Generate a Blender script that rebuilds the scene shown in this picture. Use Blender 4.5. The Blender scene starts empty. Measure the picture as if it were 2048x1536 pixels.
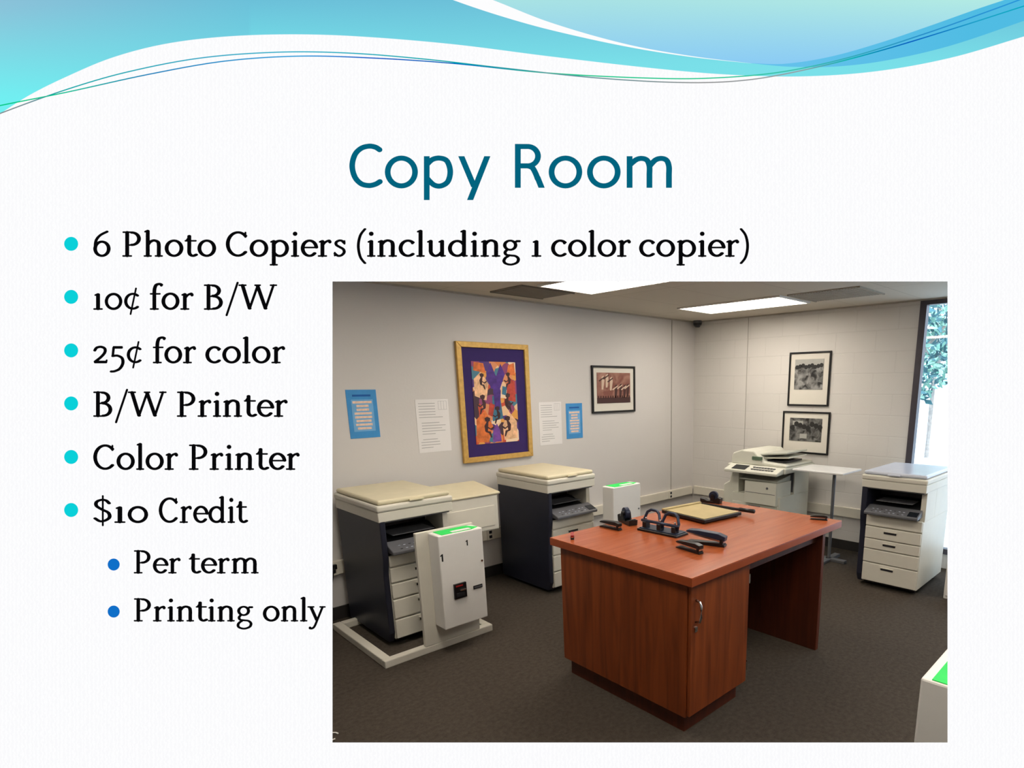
import bpy, bmesh, math, random
import numpy as np
from mathutils import Matrix, Vector
random.seed(7)
SC = bpy.context.scene
COL = SC.collection
SC.view_settings.view_transform = 'Standard'
SC.view_settings.look = 'None'
pi = math.pi

# ---------------------------------------------------------------- materials
def lin(c):
    o = []
    for v in c[:3]:
        v = v / 255.0
        o.append(v / 12.92 if v <= 0.04045 else ((v + 0.055) / 1.055) ** 2.4)
    return (o[0], o[1], o[2], 1.0)
_M = {}
def mat(name, rgb, rough=0.5, metal=0.0, noise=0.06, nscale=12.0, spec=0.4):
    if name in _M: return _M[name]
    m = bpy.data.materials.new(name); m.use_nodes = True
    nt = m.node_tree; b = nt.nodes['Principled BSDF']
    tc = nt.nodes.new('ShaderNodeTexCoord')
    n = nt.nodes.new('ShaderNodeTexNoise'); n.inputs['Scale'].default_value = nscale
    n.inputs['Detail'].default_value = 4
    nt.links.new(tc.outputs['Object'], n.inputs['Vector'])
    r = nt.nodes.new('ShaderNodeValToRGB')
    c = lin(rgb)
    r.color_ramp.elements[0].position = 0.3; r.color_ramp.elements[1].position = 0.7
    r.color_ramp.elements[0].color = tuple(min(1, v * (1 - noise)) for v in c[:3]) + (1,)
    r.color_ramp.elements[1].color = tuple(min(1, v * (1 + noise)) for v in c[:3]) + (1,)
    nt.links.new(n.outputs['Fac'], r.inputs['Fac'])
    nt.links.new(r.outputs['Color'], b.inputs['Base Color'])
    b.inputs['Roughness'].default_value = rough; b.inputs['Metallic'].default_value = metal
    b.inputs['Specular IOR Level'].default_value = spec
    _M[name] = m
    return m
def emit(name, rgb, s=1.0):
    if name in _M: return _M[name]
    m = bpy.data.materials.new(name); m.use_nodes = True
    nt = m.node_tree; nt.nodes.clear()
    o = nt.nodes.new('ShaderNodeOutputMaterial'); e = nt.nodes.new('ShaderNodeEmission')
    e.inputs['Color'].default_value = lin(rgb); e.inputs['Strength'].default_value = s
    nt.links.new(e.outputs[0], o.inputs[0]); _M[name] = m
    return m
def emit_attr(name):
    if name in _M: return _M[name]
    m = bpy.data.materials.new(name); m.use_nodes = True
    nt = m.node_tree; nt.nodes.clear()
    o = nt.nodes.new('ShaderNodeOutputMaterial'); e = nt.nodes.new('ShaderNodeEmission')
    a = nt.nodes.new('ShaderNodeAttribute'); a.attribute_name = 'tint'
    nt.links.new(a.outputs['Color'], e.inputs['Color']); nt.links.new(e.outputs[0], o.inputs[0]); _M[name] = m
    return m
def wood(name, dark, light, rough, axis='Z', scale=1.0):
    if name in _M: return _M[name]
    m = bpy.data.materials.new(name); m.use_nodes = True
    nt = m.node_tree; b = nt.nodes['Principled BSDF']
    tc = nt.nodes.new('ShaderNodeTexCoord'); mp = nt.nodes.new('ShaderNodeMapping')
    s = {'Z': (16, 16, 1.2), 'X': (1.2, 18, 18)}[axis]
    mp.inputs['Scale'].default_value = tuple(v * scale for v in s)
    n = nt.nodes.new('ShaderNodeTexNoise'); n.inputs['Scale'].default_value = 1.5; n.inputs['Detail'].default_value = 9
    n.inputs['Distortion'].default_value = 0.9
    r = nt.nodes.new('ShaderNodeValToRGB')
    r.color_ramp.elements[0].position = 0.28; r.color_ramp.elements[1].position = 0.74
    r.color_ramp.elements[0].color = lin(dark); r.color_ramp.elements[1].color = lin(light)
    nt.links.new(tc.outputs['Object'], mp.inputs[0]); nt.links.new(mp.outputs[0], n.inputs['Vector'])
    nt.links.new(n.outputs['Fac'], r.inputs['Fac']); nt.links.new(r.outputs['Color'], b.inputs['Base Color'])
    b.inputs['Roughness'].default_value = rough
    _M[name] = m
    return m

OFFW = mat('copier_offwhite', (214, 210, 198), 0.45, noise=0.02)
CREAM = mat('copier_cream', (208, 199, 170), 0.5, noise=0.03)
GLARE_GREY = mat('lid_glare_and_button_grey', (190, 196, 210), 0.22, noise=0.02)  # grey-blue paints window glare onto one lid; also the plain button colour
NAVY = mat('copier_navy', (34, 36, 50), 0.4, noise=0.05)
DARK = mat('dark_plastic', (36, 36, 40), 0.4, noise=0.05)
MIDG = mat('mid_grey_plastic', (92, 93, 98), 0.4, noise=0.04)
BLACK = mat('black_plastic', (16, 16, 18), 0.35, noise=0.05)
WHITE = mat('white_enamel', (232, 230, 226), 0.4, noise=0.015)
IVORY = mat('ivory_plastic', (216, 211, 198), 0.45, noise=0.02)
CHROME = mat('chrome', (200, 200, 200), 0.2, metal=1.0, noise=0.02)
STEELB = mat('blue_grey_steel', (44, 52, 74), 0.35, metal=0.35, noise=0.05)
GREEN = mat('green_paper', (45, 215, 95), 0.7, noise=0.04)
BLUEP = mat('blue_print', (62, 142, 205), 0.7, noise=0.06)
PAPER = mat('white_paper', (224, 222, 222), 0.8, noise=0.01)
INK = mat('grey_ink', (168, 168, 170), 0.8, noise=0.05)
INKB = mat('black_ink', (15, 15, 15), 0.8)
CREAMI = mat('cream_ink', (228, 200, 182), 0.8, noise=0.12, nscale=60)
RED = mat('red_plastic', (150, 25, 25), 0.4)
GOLD = mat('gold_frame', (198, 158, 84), 0.4, metal=0.3, noise=0.14, nscale=30)
PURPLE = mat('purple_mat', (46, 28, 92), 0.8)
MATB = mat('picture_mat', (214, 210, 200), 0.85, noise=0.01)
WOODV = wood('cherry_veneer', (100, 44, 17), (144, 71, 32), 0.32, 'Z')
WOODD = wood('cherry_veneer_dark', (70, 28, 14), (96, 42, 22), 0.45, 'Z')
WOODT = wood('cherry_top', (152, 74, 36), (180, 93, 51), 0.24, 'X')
WOODE = mat('cherry_edge', (146, 68, 35), 0.3)
GLASSD = mat('dark_glass', (30, 34, 40), 0.1)

# ---------------------------------------------------------------- mesh builder
class B:
    def __init__(s): s.v = []; s.f = []; s.m = []; s.mats = []
    def mi(s, m):
        if m not in s.mats: s.mats.append(m)
        return s.mats.index(m)
    def add(s, vs, fs, m):
        o = len(s.v); s.v += [tuple(v) for v in vs]
        k = s.mi(m)
        for f in fs: s.f.append([i + o for i in f]); s.m.append(k)
        return s
    def box(s, x0, x1, y0, y1, z0, z1, m):
        return s.add([(x0,y0,z0),(x1,y0,z0),(x1,y1,z0),(x0,y1,z0),(x0,y0,z1),(x1,y0,z1),(x1,y1,z1),(x0,y1,z1)],
              [(0,3,2,1),(4,5,6,7),(0,1,5,4),(1,2,6,5),(2,3,7,6),(3,0,4,7)], m)
    def prism(s, pts, a, b, m, ax='x'):
        n = len(pts)
        def P(p, t): return {'x': (t, p[0], p[1]), 'y': (p[0], t, p[1]), 'z': (p[0], p[1], t)}[ax]
        vs = [P(p, a) for p in pts] + [P(p, b) for p in pts]
        fs = [tuple(range(n))[::-1], tuple(range(n, 2 * n))] + [(i, (i+1) % n, n + (i+1) % n, n + i) for i in range(n)]
        return s.add(vs, fs, m)
    def cyl(s, c, r, a, b, m, ax='z', n=20, r2=None):
        r2 = r if r2 is None else r2
        def P(u, v, t): return {'x': (t, c[0]+u, c[1]+v), 'y': (c[0]+u, t, c[1]+v), 'z': (c[0]+u, c[1]+v, t)}[ax]
        vs = [P(r*math.cos(2*pi*i/n), r*math.sin(2*pi*i/n), a) for i in range(n)] + \
             [P(r2*math.cos(2*pi*i/n), r2*math.sin(2*pi*i/n), b) for i in range(n)]
        fs = [tuple(range(n))[::-1], tuple(range(n, 2*n))] + [(i, (i+1) % n, n+(i+1) % n, n+i) for i in range(n)]
        return s.add(vs, fs, m)
    def tube(s, path, r, m, n=8):
        path = [Vector(p) for p in path]; rings = []
        for i, p in enumerate(path):
            d = (path[min(i+1, len(path)-1)] - path[max(i-1, 0)]).normalized()
            a = d.cross(Vector((0, 0, 1)))
            if a.length < 1e-3: a = d.cross(Vector((0, 1, 0)))
            a.normalize(); b = d.cross(a)
            rings.append([p + a*r*math.cos(2*pi*k/n) + b*r*math.sin(2*pi*k/n) for k in range(n)])
        vs = [v for rg in rings for v in rg]; fs = []
        for i in range(len(rings)-1):
            for k in range(n): fs.append((i*n+k, i*n+(k+1) % n, (i+1)*n+(k+1) % n, (i+1)*n+k))
        fs += [tuple(range(n))[::-1], tuple(range((len(rings)-1)*n, len(rings)*n))]
        return s.add(vs, fs, m)
    def done(s, name, parent=None, bevel=0.0, label=None, smooth=False, seg=2):
        me = bpy.data.meshes.new(name); me.from_pydata(s.v, [], s.f)
        for m in s.mats: me.materials.append(m)
        me.polygons.foreach_set('material_index', s.m)
        me.update()
        bm = bmesh.new(); bm.from_mesh(me); bmesh.ops.recalc_face_normals(bm, faces=bm.faces); bm.to_mesh(me); bm.free()
        o = bpy.data.objects.new(name, me); COL.objects.link(o)
        if parent is not None: o.parent = parent
        if bevel > 0:
            md = o.modifiers.new('bevel', 'BEVEL'); md.width = bevel; md.segments = seg
            md.limit_method = 'ANGLE'; md.angle_limit = math.radians(35); md.use_clamp_overlap = True
        if smooth:
            for p in me.polygons: p.use_smooth = True
        if label: o['label'] = label
        return o
def thing(name, loc, rz, label, cat, group=None):
    e = bpy.data.objects.new(name, None); COL.objects.link(e)
    e.empty_display_size = 0.1
    e.location = loc; e.rotation_euler = (0, 0, math.radians(rz))
    e['label'] = label; e['category'] = cat
    if group: e['group'] = group
    return e
def structure(o): o['kind'] = 'structure'; return o

# ---------------------------------------------------------------- camera
yaw, pit, rol, F = 0.74859921, 0.21897082, -0.00535524, 1138.22
CAM = Vector((0, 0, 1.7))
fw = Vector((math.cos(yaw)*math.cos(pit), math.sin(yaw)*math.cos(pit), -math.sin(pit)))
rt = Vector((math.sin(yaw), -math.cos(yaw), 0)); up = rt.cross(fw)
c_, s_ = math.cos(rol), math.sin(rol)
R_ = c_*rt + s_*up; U_ = -s_*rt + c_*up
rot = Matrix((R_, U_, -fw)).transposed()
cd = bpy.data.cameras.new('camera'); cam = bpy.data.objects.new('camera', cd); COL.objects.link(cam)
cam.matrix_world = Matrix.Translation(CAM) @ rot.to_4x4()
cd.sensor_width = 36.0; cd.lens = F/2048*36.0; cd.shift_x = -0.125; cd.shift_y = 0.125
cd.clip_start = 0.05; cd.clip_end = 200
SC.camera = cam

# ================================================================ ROOM SHELL
X0, X1, Y0, Y1, H = -1.3, 5.70, -2.3, 4.38, 2.44
def wallmat(name, rgb, brick=False):
    m = bpy.data.materials.new(name); m.use_nodes = True
    nt = m.node_tree; b = nt.nodes['Principled BSDF']; b.inputs['Roughness'].default_value = 0.6
    b.inputs['Specular IOR Level'].default_value = 0.3
    tc = nt.nodes.new('ShaderNodeTexCoord')
    n = nt.nodes.new('ShaderNodeTexNoise'); n.inputs['Scale'].default_value = 1.5
    nt.links.new(tc.outputs['Object'], n.inputs['Vector'])
    r = nt.nodes.new('ShaderNodeValToRGB'); c = lin(rgb)
    r.color_ramp.elements[0].color = tuple(v*0.97 for v in c[:3]) + (1,)
    r.color_ramp.elements[1].color = tuple(min(1, v*1.03) for v in c[:3]) + (1,)
    nt.links.new(n.outputs['Fac'], r.inputs['Fac'])
    n2 = nt.nodes.new('ShaderNodeTexNoise'); n2.inputs['Scale'].default_value = 70
    nt.links.new(tc.outputs['Object'], n2.inputs['Vector'])
    bp = nt.nodes.new('ShaderNodeBump'); bp.inputs['Strength'].default_value = 0.1; bp.inputs['Distance'].default_value = 0.005
    nt.links.new(n2.outputs['Fac'], bp.inputs['Height'])
    if brick:
        sx = nt.nodes.new('ShaderNodeSeparateXYZ'); cx = nt.nodes.new('ShaderNodeCombineXYZ')
        nt.links.new(tc.outputs['Object'], sx.inputs[0])
        nt.links.new(sx.outputs['Y'], cx.inputs['X']); nt.links.new(sx.outputs['Z'], cx.inputs['Y'])
        bk = nt.nodes.new('ShaderNodeTexBrick'); bk.inputs['Scale'].default_value = 1.0
        bk.inputs['Brick Width'].default_value = 0.4; bk.inputs['Row Height'].default_value = 0.2
        bk.inputs['Mortar Size'].default_value = 0.006; bk.inputs['Mortar Smooth'].default_value = 0.8
        bk.inputs['Color1'].default_value = (1, 1, 1, 1); bk.inputs['Color2'].default_value = (0.99, 0.99, 0.99, 1)
        bk.inputs['Mortar'].default_value = (0.94, 0.94, 0.94, 1)
        nt.links.new(cx.outputs[0], bk.inputs['Vector'])
        mx = nt.nodes.new('ShaderNodeMix'); mx.data_type = 'RGBA'; mx.blend_type = 'MULTIPLY'; mx.inputs[0].default_value = 1
        nt.links.new(r.outputs['Color'], mx.inputs[6]); nt.links.new(bk.outputs['Color'], mx.inputs[7])
        nt.links.new(mx.outputs[2], b.inputs['Base Color'])
        b2 = nt.nodes.new('ShaderNodeBump'); b2.invert = True; b2.inputs['Strength'].default_value = 0.3; b2.inputs['Distance'].default_value = 0.005
        nt.links.new(bk.outputs['Fac'], b2.inputs['Height']); nt.links.new(bp.outputs['Normal'], b2.inputs['Normal'])
        nt.links.new(b2.outputs['Normal'], b.inputs['Normal'])
    else:
        nt.links.new(r.outputs['Color'], b.inputs['Base Color']); nt.links.new(bp.outputs['Normal'], b.inputs['Normal'])
    return m
WALL = wallmat('painted_wall', (204, 201, 199))
BLOCK = wallmat('painted_block_wall', (210, 207, 203), True)

m = bpy.data.materials.new('carpet'); m.use_nodes = True; nt = m.node_tree; b = nt.nodes['Principled BSDF']
tc = nt.nodes.new('ShaderNodeTexCoord')
na = nt.nodes.new('ShaderNodeTexNoise'); na.inputs['Scale'].default_value = 40; na.inputs['Detail'].default_value = 8; na.inputs['Roughness'].default_value = 0.7
r = nt.nodes.new('ShaderNodeValToRGB'); r.color_ramp.elements[0].position = 0.3; r.color_ramp.elements[1].position = 0.7
r.color_ramp.elements[0].color = lin((61, 55, 49)); r.color_ramp.elements[1].color = lin((79, 72, 65))
nt.links.new(tc.outputs['Object'], na.inputs['Vector']); nt.links.new(na.outputs['Fac'], r.inputs['Fac'])
nt.links.new(r.outputs['Color'], b.inputs['Base Color']); b.inputs['Roughness'].default_value = 0.95
b.inputs['Specular IOR Level'].default_value = 0.1
nb = nt.nodes.new('ShaderNodeTexNoise'); nb.inputs['Scale'].default_value = 260
bp = nt.nodes.new('ShaderNodeBump'); bp.inputs['Strength'].default_value = 0.2; bp.inputs['Distance'].default_value = 0.006
nt.links.new(tc.outputs['Object'], nb.inputs['Vector']); nt.links.new(nb.outputs['Fac'], bp.inputs['Height']); nt.links.new(bp.outputs['Normal'], b.inputs['Normal'])
CARPET = m
m = bpy.data.materials.new('ceiling_tile'); m.use_nodes = True; nt = m.node_tree; b = nt.nodes['Principled BSDF']
tc = nt.nodes.new('ShaderNodeTexCoord')
bk = nt.nodes.new('ShaderNodeTexBrick'); bk.offset = 0; bk.inputs['Scale'].default_value = 1
bk.inputs['Brick Width'].default_value = 1.2; bk.inputs['Row Height'].default_value = 0.6; bk.inputs['Mortar Size'].default_value = 0.006
bk.inputs['Color1'].default_value = lin((200, 192, 178)); bk.inputs['Color2'].default_value = lin((197, 189, 175)); bk.inputs['Mortar'].default_value = lin((182, 174, 160))
nt.links.new(tc.outputs['Object'], bk.inputs['Vector']); nt.links.new(bk.outputs['Color'], b.inputs['Base Color'])
b.inputs['Roughness'].default_value = 0.9
nb = nt.nodes.new('ShaderNodeTexNoise'); nb.inputs['Scale'].default_value = 150
bp = nt.nodes.new('ShaderNodeBump'); bp.inputs['Strength'].default_value = 0.15; bp.inputs['Distance'].default_value = 0.005
nt.links.new(tc.outputs['Object'], nb.inputs['Vector']); nt.links.new(nb.outputs['Fac'], bp.inputs['Height']); nt.links.new(bp.outputs['Normal'], b.inputs['Normal'])
CEIL = m

T = 0.12
structure(B().box(X0-T, X1+T, Y0-T, Y1+T, -0.1, 0, CARPET).done('floor'))
structure(B().box(X0-T, X1+T, Y0-T, Y1+T, H, H+0.1, CEIL).done('ceiling'))
structure(B().box(X0-T, X1+T, Y1, Y1+T, 0, H, WALL).done('wall_left'))
WY0, WY1, WZ0 = -0.6, 1.81, 0.14
wb = B()
wb.box(X1, X1+T, WY1, Y1, 0, H, BLOCK).box(X1, X1+T, Y0, WY0, 0, H, BLOCK).box(X1, X1+T, WY0, WY1, 0, WZ0, BLOCK)
structure(wb.done('wall_back'))
structure(B().box(X0-T, X1+T, Y0-T, Y0, 0, H, WALL).done('wall_right'))
structure(B().box(X0-T, X0, Y0, Y1, 0, H, WALL).done('wall_front'))
BASE = mat('baseboard_rubber', (40, 37, 36), 0.6)
structure(B().box(X0, X1-0.012, Y1-0.012, Y1, 0, 0.1, BASE).done('baseboard_left', bevel=0.003))
structure(B().box(X1-0.012, X1, WY1, Y1-0.012, 0, 0.1, BASE).done('baseboard_back', bevel=0.003))
SEAM = mat('seam', (168, 165, 160), 0.8)
structure(B().box(5.262, 5.274, Y1-0.006, Y1, 0.46, H, SEAM).done('trim_1'))
structure(B().box(X1-0.004, X1, 3.625, 3.633, 0.1, H, SEAM).done('trim_2'))
structure(B().box(X0, X1-0.045, Y1-0.04, Y1, 0.355, 0.455, IVORY).done('trim_3', bevel=0.004))
structure(B().box(X1-0.04, X1, WY1+0.05, Y1-0.045, 0.355, 0.455, IVORY).done('trim_4', bevel=0.004))
ANG = mat('ceiling_angle', (176, 170, 160), 0.6)
structure(B().box(X0, X1, Y1-0.02, Y1, H-0.012, H, ANG).box(X1-0.02, X1, Y0, Y1-0.02, H-0.012, H, ANG).done('trim_5'))
# window
FR = mat('window_bronze', (74, 70, 78), 0.4, metal=0.3)
gm = bpy.data.materials.new('window_glass'); gm.use_nodes = True; nt = gm.node_tree; nt.nodes.clear()
o = nt.nodes.new('ShaderNodeOutputMaterial'); tr = nt.nodes.new('ShaderNodeBsdfTransparent'); gl = nt.nodes.new('ShaderNodeBsdfGlossy')
gl.inputs['Roughness'].default_value = 0.02; mx = nt.nodes.new('ShaderNodeMixShader'); mx.inputs[0].default_value = 0.06
nt.links.new(tr.outputs[0], mx.inputs[1]); nt.links.new(gl.outputs[0], mx.inputs[2]); nt.links.new(mx.outputs[0], o.inputs[0])
w = B()
fx0, fx1 = X1-0.015, X1+0.06
w.box(fx0, fx1, WY1-0.045, WY1+0.012, WZ0, H-0.012, FR).box(fx0, fx1, WY0, WY0+0.05, WZ0, H-0.012, FR)
w.box(fx0, fx1, WY0+0.05, WY1-0.045, WZ0, WZ0+0.05, FR).box(fx0, fx1, WY0+0.05, WY1-0.045, H-0.05, H-0.012, FR)
w.box(fx0, fx1, 0.58, 0.63, WZ0+0.05, H-0.05, FR)
w.box(X1+0.02, X1+0.026, WY0+0.05, 0.58, WZ0+0.05, H-0.05, gm)
w.box(X1+0.02, X1+0.026, 0.63, WY1-0.045, WZ0+0.05, H-0.05, gm)
structure(w.done('window_1', bevel=0.0))

# outside
SUNLIT_LAWN = mat('outside_ground', (205, 216, 222), 0.9, noise=0.12, nscale=1.2)  # lawn coloured whitish blue to look overexposed in sunlight
g = B().box(X1+T, 60, -35, 40, -0.5, -0.3, SUNLIT_LAWN).done('outside_ground'); g['kind'] = 'structure'
def tree(x, y, hh, rr, seed, n):
    rnd = random.Random(seed)
    e = thing('tree', (x, y, -0.3), 0, 'leafy green tree standing outdoors beyond the window', 'tree', 'trees outside the window')
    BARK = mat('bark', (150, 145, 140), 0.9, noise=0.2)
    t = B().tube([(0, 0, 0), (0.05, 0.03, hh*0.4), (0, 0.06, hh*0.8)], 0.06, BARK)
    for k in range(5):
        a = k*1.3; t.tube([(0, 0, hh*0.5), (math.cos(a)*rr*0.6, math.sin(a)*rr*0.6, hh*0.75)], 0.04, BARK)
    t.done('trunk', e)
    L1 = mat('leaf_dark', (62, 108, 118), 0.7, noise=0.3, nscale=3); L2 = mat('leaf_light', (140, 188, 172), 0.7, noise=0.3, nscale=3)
    lb = B()
    for i in range(n):
        while True:
            p = Vector((rnd.uniform(-1, 1), rnd.uniform(-1, 1), rnd.uniform(-1, 1)))
            if 0.35 < p.length < 1: break
        c = Vector((p.x*rr, p.y*rr, hh*0.74 + p.z*hh*0.36))
        a = Vector((rnd.gauss(0, 1), rnd.gauss(0, 1), rnd.gauss(0, 1))).normalized(); bb = a.orthogonal().normalized()
        s = rnd.uniform(0.05, 0.11)
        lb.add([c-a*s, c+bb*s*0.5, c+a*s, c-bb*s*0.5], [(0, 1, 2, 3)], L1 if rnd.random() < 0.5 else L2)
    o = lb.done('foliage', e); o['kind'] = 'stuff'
tree(10.4, 3.7, 3.9, 1.3, 1, 2400); tree(17.0, 4.9, 5.0, 1.9, 2, 2800)

# troffers
TRO = emit('lamp_diffuser', (255, 244, 228), 14.5)
def troffer(x0, x1, y0, y1):
    e = thing('ceiling_light', ((x0+x1)/2, (y0+y1)/2, H), 0, 'recessed fluorescent ceiling light with white diffuser panel', 'ceiling light', 'recessed fluorescent ceiling lights')
    a, b2 = (x1-x0)/2, (y1-y0)/2; fr = B()
    fr.box(-a-.02, -a, -b2-.02, b2+.02, -.014, 0, WHITE).box(a, a+.02, -b2-.02, b2+.02, -.014, 0, WHITE)
    fr.box(-a, a, -b2-.02, -b2, -.014, 0, WHITE).box(-a, a, b2, b2+.02, -.014, 0, WHITE).box(-a, a, -.006, .006, -.014, -.009, WHITE)
    fr.done('frame', e)
    B().box(-a, a, -b2, b2, -.008, 0, TRO).done('diffuser', e)
for q in [(4.57, 5.09, 2.62, 3.70), (2.82, 3.33, 2.50, 3.62), (1.0, 1.52, 2.1, 3.2), (1.0, 1.52, -0.2, 0.9), (2.82, 3.33, -0.2, 0.9), (4.57, 5.09, -0.9, 0.2)]:
    troffer(*q)
def vent(x0, x1, y0, y1, col, lab):
    VENT = mat(col[0], col[1], 0.7)
    e = thing('ceiling_vent', ((x0+x1)/2, (y0+y1)/2, H), 0, lab, 'air vent', 'ceiling air vents')
    a, b2 = (x1-x0)/2, (y1-y0)/2
    v = B().box(-a, a, -b2, b2, -.006, 0, VENT)
    v.done('back_plate', e)
    v = B()
    n = 24
    for i in range(n): v.box(-a+.02, a-.02, -b2+.02+i*(2*b2-.04)/n, -b2+.032+i*(2*b2-.04)/n, -.010, -.006, VENT)
    v.box(-a, a, -b2, -b2+.015, -.012, -.006, VENT).box(-a, a, b2-.015, b2, -.012, -.006, VENT)
    v.done('grille', e)
vent(4.57, 5.09, 1.92, 2.54, ('vent_tan', (160, 151, 136)), 'tan square ceiling air vent grille')
vent(2.72, 3.24, 3.72, 4.15, ('vent_grey', (118, 110, 98)), 'dark grey ceiling air vent grille')

# ================================================================ FRAMED PICTURES / POSTERS
def facing(wall, a0, a1, z0, name, label, cat, group=None):
    c = (a0+a1)/2
    if wall == 'L': return thing(name, (c, Y1, z0), 0, label, cat, group)
    return thing(name, (X1, c, z0), -90, label, cat, group)
def frame_mesh(wd, hh, t, d, m, e):
    fr = B(); a = wd/2
    for (p0, p1, p2, p3) in [((-a, 0), (a, 0), (a-t, t), (-a+t, t)), ((a, 0), (a, hh), (a-t, hh-t), (a-t, t)),
                             ((a, hh), (-a, hh), (-a+t, hh-t), (a-t, hh-t)), ((-a, hh), (-a, 0), (-a+t, t), (-a+t, hh-t))]:
        fr.prism([p0, p1, p2, p3], -d, 0, m, 'y')
    return fr.done('frame', e, bevel=0.003)
def photo_mat(name, dark, light, scale=6, det=5, warp=1.5):
    if name in _M: return _M[name]
    m = bpy.data.materials.new(name); m.use_nodes = True; nt = m.node_tree; b = nt.nodes['Principled BSDF']
    tc = nt.nodes.new('ShaderNodeTexCoord'); n = nt.nodes.new('ShaderNodeTexNoise'); n.inputs['Scale'].default_value = scale
    n.inputs['Detail'].default_value = det; n.inputs['Distortion'].default_value = warp
    r = nt.nodes.new('ShaderNodeValToRGB'); r.color_ramp.elements[0].position = 0.4; r.color_ramp.elements[1].position = 0.62
    r.color_ramp.elements[0].color = lin(dark); r.color_ramp.elements[1].color = lin(light)
    nt.links.new(tc.outputs['Object'], n.inputs['Vector']); nt.links.new(n.outputs['Fac'], r.inputs['Fac'])
    nt.links.new(r.outputs['Color'], b.inputs['Base Color']); b.inputs['Roughness'].default_value = 0.35
    _M[name] = m; return m
e = facing('L', 2.505, 3.22, 1.06, 'framed_painting', 'gold-framed painting with purple mat and colourful abstract figures', 'painting')
frame_mesh(.715, 1.0, .045, .03, GOLD, e)
B().box(-.315, .315, -.012, 0, .043, .957, PURPLE).done('mat_board', e)
art = bpy.data.materials.new('abstract_art'); art.use_nodes = True; nt = art.node_tree; b = nt.nodes['Principled BSDF']
tc = nt.nodes.new('ShaderNodeTexCoord'); nz = nt.nodes.new('ShaderNodeTexNoise'); nz.inputs['Scale'].default_value = 4
ad = nt.nodes.new('ShaderNodeMix'); ad.data_type = 'RGBA'; ad.inputs[0].default_value = 0.15
vo = nt.nodes.new('ShaderNodeTexVoronoi'); vo.inputs['Scale'].default_value = 15
r = nt.nodes.new('ShaderNodeValToRGB'); r.color_ramp.interpolation = 'CONSTANT'
cols = [(206, 120, 58), (222, 184, 144), (74, 44, 116), (186, 72, 46), (66, 118, 138), (226, 200, 170), (62, 36, 50), (214, 150, 66), (134, 58, 104), (208, 134, 90)]
while len(r.color_ramp.elements) < len(cols): r.color_ramp.elements.new(0.5)
for i, cc in enumerate(cols): r.color_ramp.elements[i].position = i/len(cols); r.color_ramp.elements[i].color = lin(cc)
sp = nt.nodes.new('ShaderNodeSeparateColor')
nt.links.new(tc.outputs['Object'], nz.inputs['Vector']); nt.links.new(tc.outputs['Object'], ad.inputs[6]); nt.links.new(nz.outputs['Color'], ad.inputs[7])
nt.links.new(ad.outputs[2], vo.inputs['Vector']); nt.links.new(vo.outputs['Color'], sp.inputs[0]); nt.links.new(sp.outputs[0], r.inputs['Fac'])
nt.links.new(r.outputs['Color'], b.inputs['Base Color']); b.inputs['Roughness'].default_value = 0.6
cv = B().box(-.225, .215, -.016, -.012, .15, .845, art)
pc = {k: mat('paint_'+k, v, 0.6, noise=0.3, nscale=25) for k, v in dict(purple=(70, 38, 122), orange=(206, 108, 50), peach=(222, 176, 136), brown=(58, 32, 36), teal=(56, 108, 134), red=(170, 62, 48), violet=(108, 62, 146)).items()}
DL = [0]
def patch(pts, k):
    DL[0] += 1; cv.prism(pts, -.0162-.00006*DL[0], -.016, pc[k], 'y')
patch([(-.22, .17), (-.10, .16), (-.05, .30), (-.12, .44), (-.21, .36)], 'orange'); patch([(.06, .17), (.2, .18), (.2, .33), (.12, .42), (.05, .30)], 'peach')
patch([(-.05, .62), (.04, .61), (.10, .74), (.06, .83), (.01, .72), (-.04, .84), (-.08, .74)], 'purple'); patch([(-.05, .34), (.06, .36), (.04, .54), (-.04, .56)], 'teal')
patch([(-.21, .56), (-.10, .52), (-.07, .66), (-.14, .76), (-.21, .70)], 'peach'); patch([(.10, .52), (.2, .50), (.2, .68), (.13, .72)], 'red')
patch([(-.06, .16), (.03, .16), (.02, .26), (-.01, .32), (-.05, .26)], 'violet'); patch([(-.21, .77), (-.09, .75), (-.11, .83), (-.2, .84)], 'orange')
patch([(.12, .74), (.21, .73), (.2, .84), (.14, .82)], 'orange'); patch([(-.02, .44), (.03, .43), (.05, .60), (.02, .68), (-.03, .66)], 'purple')
def fig(x, z, s, fl, k='brown'):
    P = lambda q: [(x+fl*a*s, z+c*s) for a, c in q]
    patch(P([(-.2, 1.0), (.05, 1.1), (.25, 1.0), (.2, .78), (.02, .7), (-.18, .8)]), k)
    patch(P([(-.05, .74), (.1, .74), (.3, .45), (.25, .05), (.05, .0), (.0, .4)]), k)
    patch(P([(.2, .5), (.3, .45), (-.25, .12), (-.5, .3), (-.45, .38), (-.2, .24)]), k)
    patch(P([(.2, .0), (.25, .1), (-.2, .02), (-.3, -.4), (-.2, -.42), (-.05, -.08)]), k)
fig(-.14, .45, .11, 1); fig(.12, .46, .11, -1); fig(.0, .62, .10, 1, 'purple'); fig(-.13, .65, .09, -1)
fig(.13, .66, .09, 1); fig(-.10, .25, .12, -1); fig(.10, .25, .12, 1, 'brown'); fig(.0, .36, .10, 1)
patch([(-.09, .40), (-.05, .38), (-.02, .48), (-.07, .50)], 'red'); patch([(.06, .57), (.10, .56), (.11, .63), (.07, .64)], 'teal')
cv.done('canvas', e)
e = facing('L', 3.995, 4.63, 1.42, 'framed_picture', 'black-framed landscape picture of musicians in brown tones', 'picture')
frame_mesh(.635, .48, .02, .022, BLACK, e)
B().box(-.3, .3, -.008, 0, .018, .462, MATB).done('mat_board', e)
pp = B().box(-.245, .245, -.011, -.008, .10, .41, photo_mat('brown_print', (122, 72, 60), (166, 122, 106), 5))
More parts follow.
